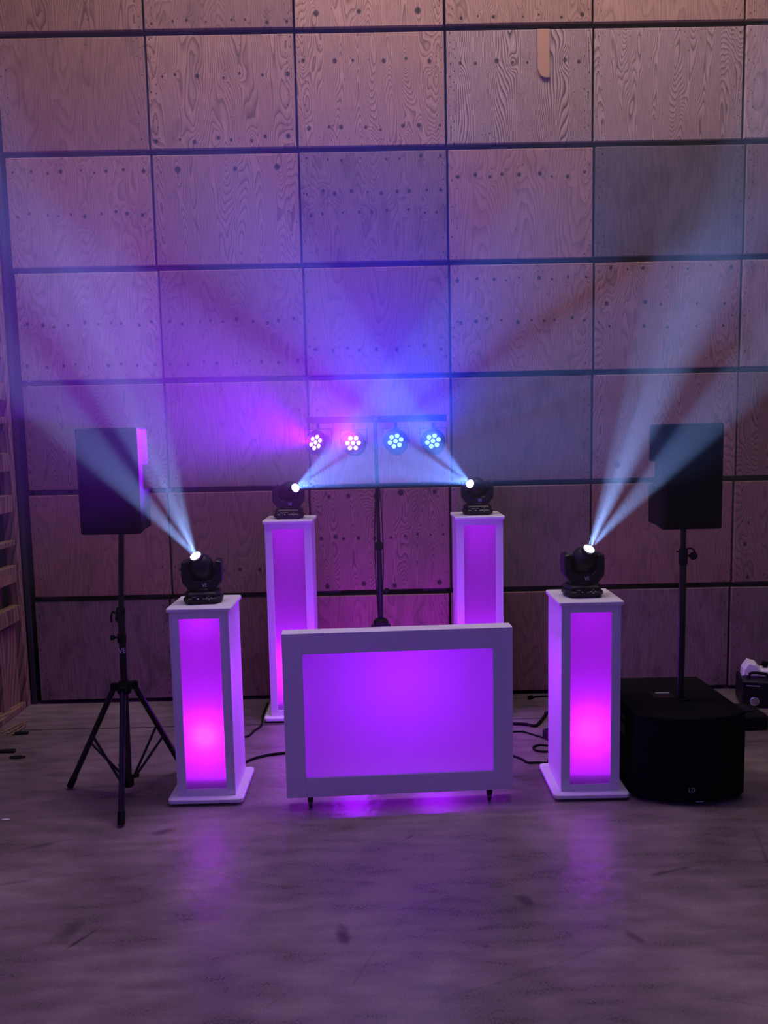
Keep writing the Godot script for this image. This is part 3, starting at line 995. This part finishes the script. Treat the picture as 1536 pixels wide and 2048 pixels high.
	lettering("LD", 0.021, M.dimprint, grille, Vector3(-0.02, 0.077, 0.3075), "lettering")
	boxpart("badge", Vector3(0.02, 0.019, 0.3035), Vector3(0.04, 0.006, 0.002), 0.0005, M.dimprint, sub)
	for s in [-1.0, 1.0]:
		for k in [0.06, -0.2]:
			boxpart("foot", Vector3(s * 0.2, 0.006, k), Vector3(0.04, 0.012, 0.04), 0.002, M.rubber, sub)
		boxpart("handle_cup", Vector3(s * 0.2575, 0.30, 0.0), Vector3(0.012, 0.10, 0.18), 0.004, M.black, sub)
		boxpart("handle_bar", Vector3(s * 0.262, 0.32, 0.0), Vector3(0.012, 0.022, 0.15), 0.004, M.speaker, sub)
	# carrying slot in the top: a shallow tray with a bar
	boxpart("top_tray", Vector3(-0.045, 0.4205, -0.02), Vector3(0.10, 0.002, 0.085), 0.0, M.gloss, sub)
	boxpart("tray_bar", Vector3(-0.035, 0.423, -0.04), Vector3(0.07, 0.004, 0.012), 0.001, M.dimprint, sub)
	st = begin()
	add_rod(st, Vector3(0.025, 0.415, 0.06), Vector3(0.025, 0.432, 0.06), 0.028, 18)
	put("pole_cup", st, M.rubber, sub)
	var pt := thing("speaker_pole", "black distance pole between the subwoofer and the right loudspeaker", "pole", Vector3(1.458, 0.432, -3.66))
	st = begin()
	add_rod(st, Vector3.ZERO, Vector3(0.0, 0.73, 0), 0.0165, 18)
	put("lower_pole", st, M.steel, pt)
	st = begin()
	add_rod(st, Vector3(0, 0.64, 0), Vector3(-0.002, 0.84, 0), 0.0135, 18)
	put("upper_pole", st, M.steel, pt)
	st = begin()
	add_rod(st, Vector3(0, 0.66, 0), Vector3(0, 0.742, 0), 0.0205, 18)
	put("collar", st, M.rubber, pt)
	st = begin()
	add_rod(st, Vector3(0.015, 0.705, 0.0), Vector3(0.05, 0.705, 0.01), 0.006)
	add_lathe(st, [Vector2(0, -0.012), Vector2(0.016, -0.012), Vector2(0.02, 0.0), Vector2(0.016, 0.012), Vector2(0, 0.012)], 12, Transform3D(Basis(), Vector3(0.045, 0.705, 0.01)))
	put("knob", st, M.rubber, pt)
	st = begin()
	add_tube(st, curve([Vector3(0.012, 0.735, 0.0), Vector3(0.03, 0.742, 0.005), Vector3(0.045, 0.735, 0.01), Vector3(0.052, 0.718, 0.01)]), 0.004)
	put("pin_cord", st, M.rubber, pt)
	st = begin()
	add_rod(st, Vector3(-0.034, 0.728, 0.0), Vector3(-0.01, 0.724, 0.0), 0.004)
	put("safety_pin", st, M.rubber, pt)
	cabinet(Vector3(1.438, 1.284, -3.655), 0.0, "black loudspeaker on the pole above the subwoofer")

# ---------------------------------------------------------------- bar with four spotlights
func spot_bar() -> void:
	var c := Vector3(-0.012, 0, -4.60)
	var t := thing("light_stand", "slim black stand behind the booth carrying a bar of spotlights", "light stand", c)
	var st := begin()
	add_rod(st, Vector3(0.006, 0.05, 0), Vector3(0.003, 1.09, 0), 0.0165, 16)
	put("lower_pole", st, M.steel, t)
	st = begin()
	add_rod(st, Vector3(0.003, 1.05, 0), Vector3(-0.004, 1.818, 0), 0.012, 16)
	put("upper_pole", st, M.steel, t)
	st = begin()
	add_rod(st, Vector3(0.003, 1.055, 0), Vector3(0.003, 1.105, 0), 0.021, 16)
	put("collar", st, M.rubber, t)
	knob(t, Vector3(0.005, 1.08, 0.01), Vector3(0.4, 0, 0.9).normalized(), 0.012, 0.035)
	knob(t, Vector3(0.012, 0.805, 0.0), Vector3(1, 0.1, 0.3).normalized(), 0.014, 0.045)
	st = begin()
	add_lathe(st, [Vector2(0, -0.03), Vector2(0.04, -0.03), Vector2(0.045, -0.015), Vector2(0.045, 0.01), Vector2(0.03, 0.022), Vector2(0, 0.022)], 16, Transform3D(UPWARD, Vector3(0.005, 0.61, 0)))
	put("hub", st, M.rubber, t)
	for a in [0.5, 2.6, 4.7]:
		var n := Vector3(cos(a), 0, sin(a))
		st = begin()
		add_rod(st, Vector3(0.005, 0.605, 0) + n * 0.05, n * 0.33 + Vector3(0, 0.016, 0), 0.012)
		put("leg", st, M.steel, t)
	for s in [[0.02, 0.0], [0.026, 1.7]]:
		st = begin()
		var pts := []
		for i in 13:
			var y: float = 0.62 + 0.09 * i
			pts.append(Vector3(s[0] * cos(s[1] * 1.8 + y * 3.0) * 1.1, y, 0.016 + 0.006 * sin(y * 5.0)))
		add_tube(st, curve(pts, 3), 0.0035, 6)
		put("cable", st, M.rubber, t)
	var bar := thing("light_bar", "long black crossbar on the slim stand from which four spotlights hang", "light bar", c + Vector3(0.003, 1.82, 0.0))
	st = begin()
	add_box(st, Vector3(0, 0.02, 0), Vector3(0.83, 0.042, 0.05), 0.004)
	var beam := put("bar_profile", st, M.black, bar)
	lettering("VE", 0.02, M.dimprint, beam, Vector3(-0.005, 0.022, 0.0255), "lettering")
	var pinkish := Color(1.0, 0.62, 0.97)
	var bluish := Color(0.30, 0.82, 1.0)
	# x, y, yaw, tilt, roll of the cluster, lens colour, light colour, label, energy, half angle
	var spots := [
		[-0.352, 1.702, -0.62, 0.24, 0.35, pinkish, Color(0.24, 0.002, 1.0), "leftmost round spotlight on the bar with pink lenses, turned outward", 95.0, 30.0],
		[-0.141, 1.694, -0.2, 0.25, 0.0, pinkish, Color(0.45, 0.002, 1.0), "pink spotlight on the bar nearest the stand pole", 50.0, 30.0],
		[0.109, 1.698, -0.14, 0.34, 0.26, bluish, Color(0.01, 0.02, 1.0), "blue spotlight on the bar nearest the stand pole", 80.0, 26.0],
		[0.332, 1.694, -0.2, 0.34, 0.26, bluish, Color(0.01, 0.02, 1.0), "rightmost round spotlight on the bar with blue lenses", 100.0, 26.0]]
	for s in spots:
		var p := thing("par_spotlight", s[7], "spotlight", Vector3(s[0] - 0.003, s[1], -4.57), 0.0, "spotlights on the bar")
		st = begin()
		for sd in [-1.0, 1.0]:
			add_box(st, Vector3(sd * 0.079, 0.038, -0.03), Vector3(0.004, 0.092, 0.02), 0.001)
		add_box(st, Vector3(0, 0.084, -0.03), Vector3(0.162, 0.004, 0.02), 0.001)
		add_box(st, Vector3(0, 0.101, -0.03), Vector3(0.018, 0.036, 0.018), 0.002)
		put("bracket", st, M.black, p)
		st = begin()
		var tr := Transform3D(Basis(Vector3.UP, s[2]) * Basis(Vector3.RIGHT, -s[3]), Vector3(0, 0, -0.03))
		add_lathe(st, [Vector2(0, -0.06), Vector2(0.05, -0.06), Vector2(0.066, -0.04), Vector2(0.070, 0.02), Vector2(0.074, 0.03), Vector2(0.074, 0.036), Vector2(0.066, 0.036), Vector2(0.063, 0.026), Vector2(0, 0.026)], 28, tr)
		var can := put("housing", st, M.black, p)
		for k in 7:
			var off := Vector3.ZERO
			if k > 0:
				off = Vector3(cos(TAU * k / 6 + s[4]), sin(TAU * k / 6 + s[4]), 0) * 0.034
			st = begin()
			add_lathe(st, [Vector2(0.0135, 0.026), Vector2(0.0135, 0.029), Vector2(0.010, 0.033), Vector2(0.005, 0.035), Vector2(0, 0.0355)], 12, tr * Transform3D(Basis(), off))
			put("led_lens", st, glow(s[5], 1.7), can)
		var l := SpotLight3D.new()
		l.name = "wash_beam"
		l.light_color = (s[6] as Color).linear_to_srgb()
		l.light_energy = s[8]
		l.light_size = 0.04
		l.spot_angle = s[9]
		l.spot_angle_attenuation = 1.0
		l.spot_range = 20.0
		l.spot_attenuation = 2.0
		l.shadow_enabled = true
		p.add_child(l)
		l.position = tr * Vector3(0, 0, 0.05)
		l.basis = tr.basis * Basis(Vector3.UP, PI)

# ---------------------------------------------------------------- small things
func fog_corner() -> void:
	var t := thing("fog_machine", "small black fog machine with a carrying handle on the floor behind the subwoofer", "fog machine", Vector3(2.41, 0, -4.72), -0.25)
	boxpart("body", Vector3(0, 0.092, 0), Vector3(0.30, 0.16, 0.20), 0.008, M.black, t)
	var st := begin()
	add_tube(st, curve([Vector3(-0.10, 0.17, 0.05), Vector3(-0.095, 0.205, 0.05), Vector3(-0.06, 0.212, 0.05), Vector3(0.0, 0.205, 0.05), Vector3(0.02, 0.17, 0.05)]), 0.009)
	put("handle", st, M.rubber, t)
	st = begin()
	add_lathe(st, [Vector2(0, 0), Vector2(0.026, 0), Vector2(0.028, 0.004), Vector2(0.022, 0.008), Vector2(0, 0.004)], 18, Transform3D(Basis(), Vector3(-0.075, 0.045, 0.10)))
	put("nozzle", st, M.chrome, t)
	boxpart("marking", Vector3(-0.085, 0.142, 0.1005), Vector3(0.08, 0.006, 0.001), 0.0, M.dimprint, t)
	for s in [-1.0, 1.0]:
		for k in [-1.0, 1.0]:
			boxpart("foot", Vector3(s * 0.12, 0.007, k * 0.07), Vector3(0.025, 0.014, 0.025), 0.002, M.rubber, t)
	var j := thing("fluid_jug", "white plastic fluid jug lying on the fog machine", "jug", Vector3(2.40, 0.172, -4.76), -0.3)
	st = begin()
	add_prism(st, PackedVector2Array([Vector2(-0.11, 0.0), Vector2(0.12, 0.0), Vector2(0.13, 0.03), Vector2(0.06, 0.055), Vector2(0.0, 0.05), Vector2(-0.03, 0.085), Vector2(-0.075, 0.095), Vector2(-0.105, 0.05)]), -0.05, 0.05, 0.012, Transform3D())
	put("body", st, M.jug, j)
	st = begin()
	add_rod(st, Vector3(0.025, 0.06, 0), Vector3(0.028, 0.092, 0), 0.02)
	put("cap", st, M.rubber, j)
	var b := thing("power_case", "low black case on the floor beside the back of the subwoofer", "case", Vector3(2.07, 0, -4.38), 0.05)
	boxpart("body", Vector3(0, 0.045, 0), Vector3(0.30, 0.09, 0.20), 0.012, M.matt, b)
	boxpart("lid", Vector3(-0.02, 0.094, -0.02), Vector3(0.22, 0.012, 0.13), 0.004, M.black, b)
	var cst := begin()
	add_tube(cst, curve([Vector3(2.232, 0.04, -4.42), Vector3(2.28, 0.012, -4.44), Vector3(2.36, 0.008, -4.40), Vector3(2.5, 0.008, -4.43), Vector3(2.75, 0.008, -4.3)]), 0.006)
	tag(put("power_cable", cst, M.rubber), "black cable running off to the right from the low case", "cable")

func cable(pts: Array, r: float, label: String, plug := false) -> void:
	var st := begin()
	var v := []
	for p in pts:
		v.append(Vector3(p[0], r, p[1]))
	add_tube(st, curve(v), r)
	var t := thing("floor_cable", label, "cable", Vector3.ZERO, 0.0, "cables on the floor")
	put("cord", st, M.rubber, t)
	if plug:
		st = begin()
		var a: Vector3 = v[0]
		var b: Vector3 = v[1]
		add_rod(st, a + Vector3(0, 0.008, 0) + (a - b).normalized() * 0.035, a + Vector3(0, 0.008, 0), 0.013)
		put("plug", st, M.rubber, t)

func cables() -> void:
	cable([[-0.93, -4.36], [-0.807, -4.356], [-0.773, -4.45], [-0.745, -4.53], [-0.762, -4.70], [-0.762, -4.92]], 0.006, "thin black cable curling round the foot of the left tall column")
	cable([[-0.82, -3.95], [-0.765, -3.983], [-0.69, -4.06], [-0.552, -4.108], [-0.2, -4.15], [0.02, -4.09]], 0.007, "black cable from the front left column to behind the booth")
	cable([[0.3, -4.40], [0.60, -4.45], [0.777, -4.455], [0.841, -4.443], [0.896, -4.416], [0.936, -4.47], [0.989, -4.573], [1.03, -4.63], [1.25, -4.66]], 0.009, "thick black cable in an S-bend between booth and subwoofer")
	cable([[0.3, -4.33], [0.757, -4.34], [0.819, -4.328], [0.868, -4.281], [0.905, -4.246]], 0.005, "thin black cable leading to the black power adapter")
	cable([[0.95, -4.13], [0.914, -4.125], [0.867, -4.138], [0.826, -4.113], [0.826, -4.072], [0.862, -4.05], [0.92, -4.055]], 0.006, "loop of black cable behind the front right column")
	cable([[0.857, -3.903], [0.806, -3.912], [0.757, -3.914], [0.735, -3.953], [0.702, -3.993], [0.5, -4.2]], 0.006, "black cable ending in a plug beside the front right column", true)
	cable([[0.975, -4.905], [1.001, -4.925], [1.068, -4.932], [1.2, -4.92], [1.35, -4.8]], 0.006, "black cable with a loose plug lying along the crates", true)
	var a := thing("power_adapter", "small black power adapter on the floor behind the front right column", "adapter", Vector3(0.955, 0, -4.24), 0.5)
	boxpart("body", Vector3(0, 0.028, 0), Vector3(0.09, 0.056, 0.06), 0.006, M.black, a)

func litter() -> void:
	var rng := RandomNumberGenerator.new()
	rng.seed = 5
	var labels := ["scrap of dark rubber on the floor nearest the crates at the left", "dark curled scrap on the floor at the left edge", "small dark scrap on the floor left of the tripod", "tiny pale pebble on the floor at the left edge"]
	var at := [Vector3(-2.18, 0, -4.49), Vector3(-2.14, 0, -4.22), Vector3(-2.04, 0, -4.14), Vector3(-1.77, 0, -3.43)]
	var size := [0.035, 0.04, 0.03, 0.016]
	for k in 4:
		var st := begin()
		var poly := PackedVector2Array()
		for i in 9:
			var a := TAU * i / 9
			poly.append(Vector2(cos(a) * 1.5, sin(a) * 0.7) * size[k] * rng.randf_range(0.55, 1.05))
		add_prism(st, poly, 0.001, size[k] * 0.35, size[k] * 0.1, Transform3D(UPWARD, Vector3.ZERO))
		var o := put("floor_scrap", st, M.rubber if k < 3 else M.jug)
		o.position = at[k]
		tag(o, labels[k], "scrap", "scraps on the floor")
	for k in 3:
		var st := begin()
		add_box(st, Vector3(0, 0.005, 0), Vector3(0.014, 0.008, 0.20 - 0.03 * k), 0.002)
		var o := put("wood_splinter", st, M.plank)
		o.position = Vector3(-2.275 + 0.028 * k, 0.0 + 0.001 * k, -4.60 + 0.03 * k)
		o.rotation.y = -0.35 + 0.12 * k
		tag(o, ["wood splinter nearest the plank wall, lying on the floor", "middle wood splinter of three on the floor by the plank wall", "shortest wood splinter on the floor by the plank wall"][k], "splinter", "wood splinters by the plank wall")

func haze() -> void:
	var f := FogVolume.new()
	f.name = "stage_haze"
	f.shape = RenderingServer.FOG_VOLUME_SHAPE_BOX
	f.size = Vector3(4.5, 2.8, 2.42)
	f.position = Vector3(0.05, 2.36, -3.76)
	var m := FogMaterial.new()
	m.albedo = Color(0.97, 0.97, 0.97)
	m.density = 0.02
	f.material = m
	add_child(f)
	tag(f, "thin stage haze hanging over the columns and in front of the crates", "haze", "", "stuff")
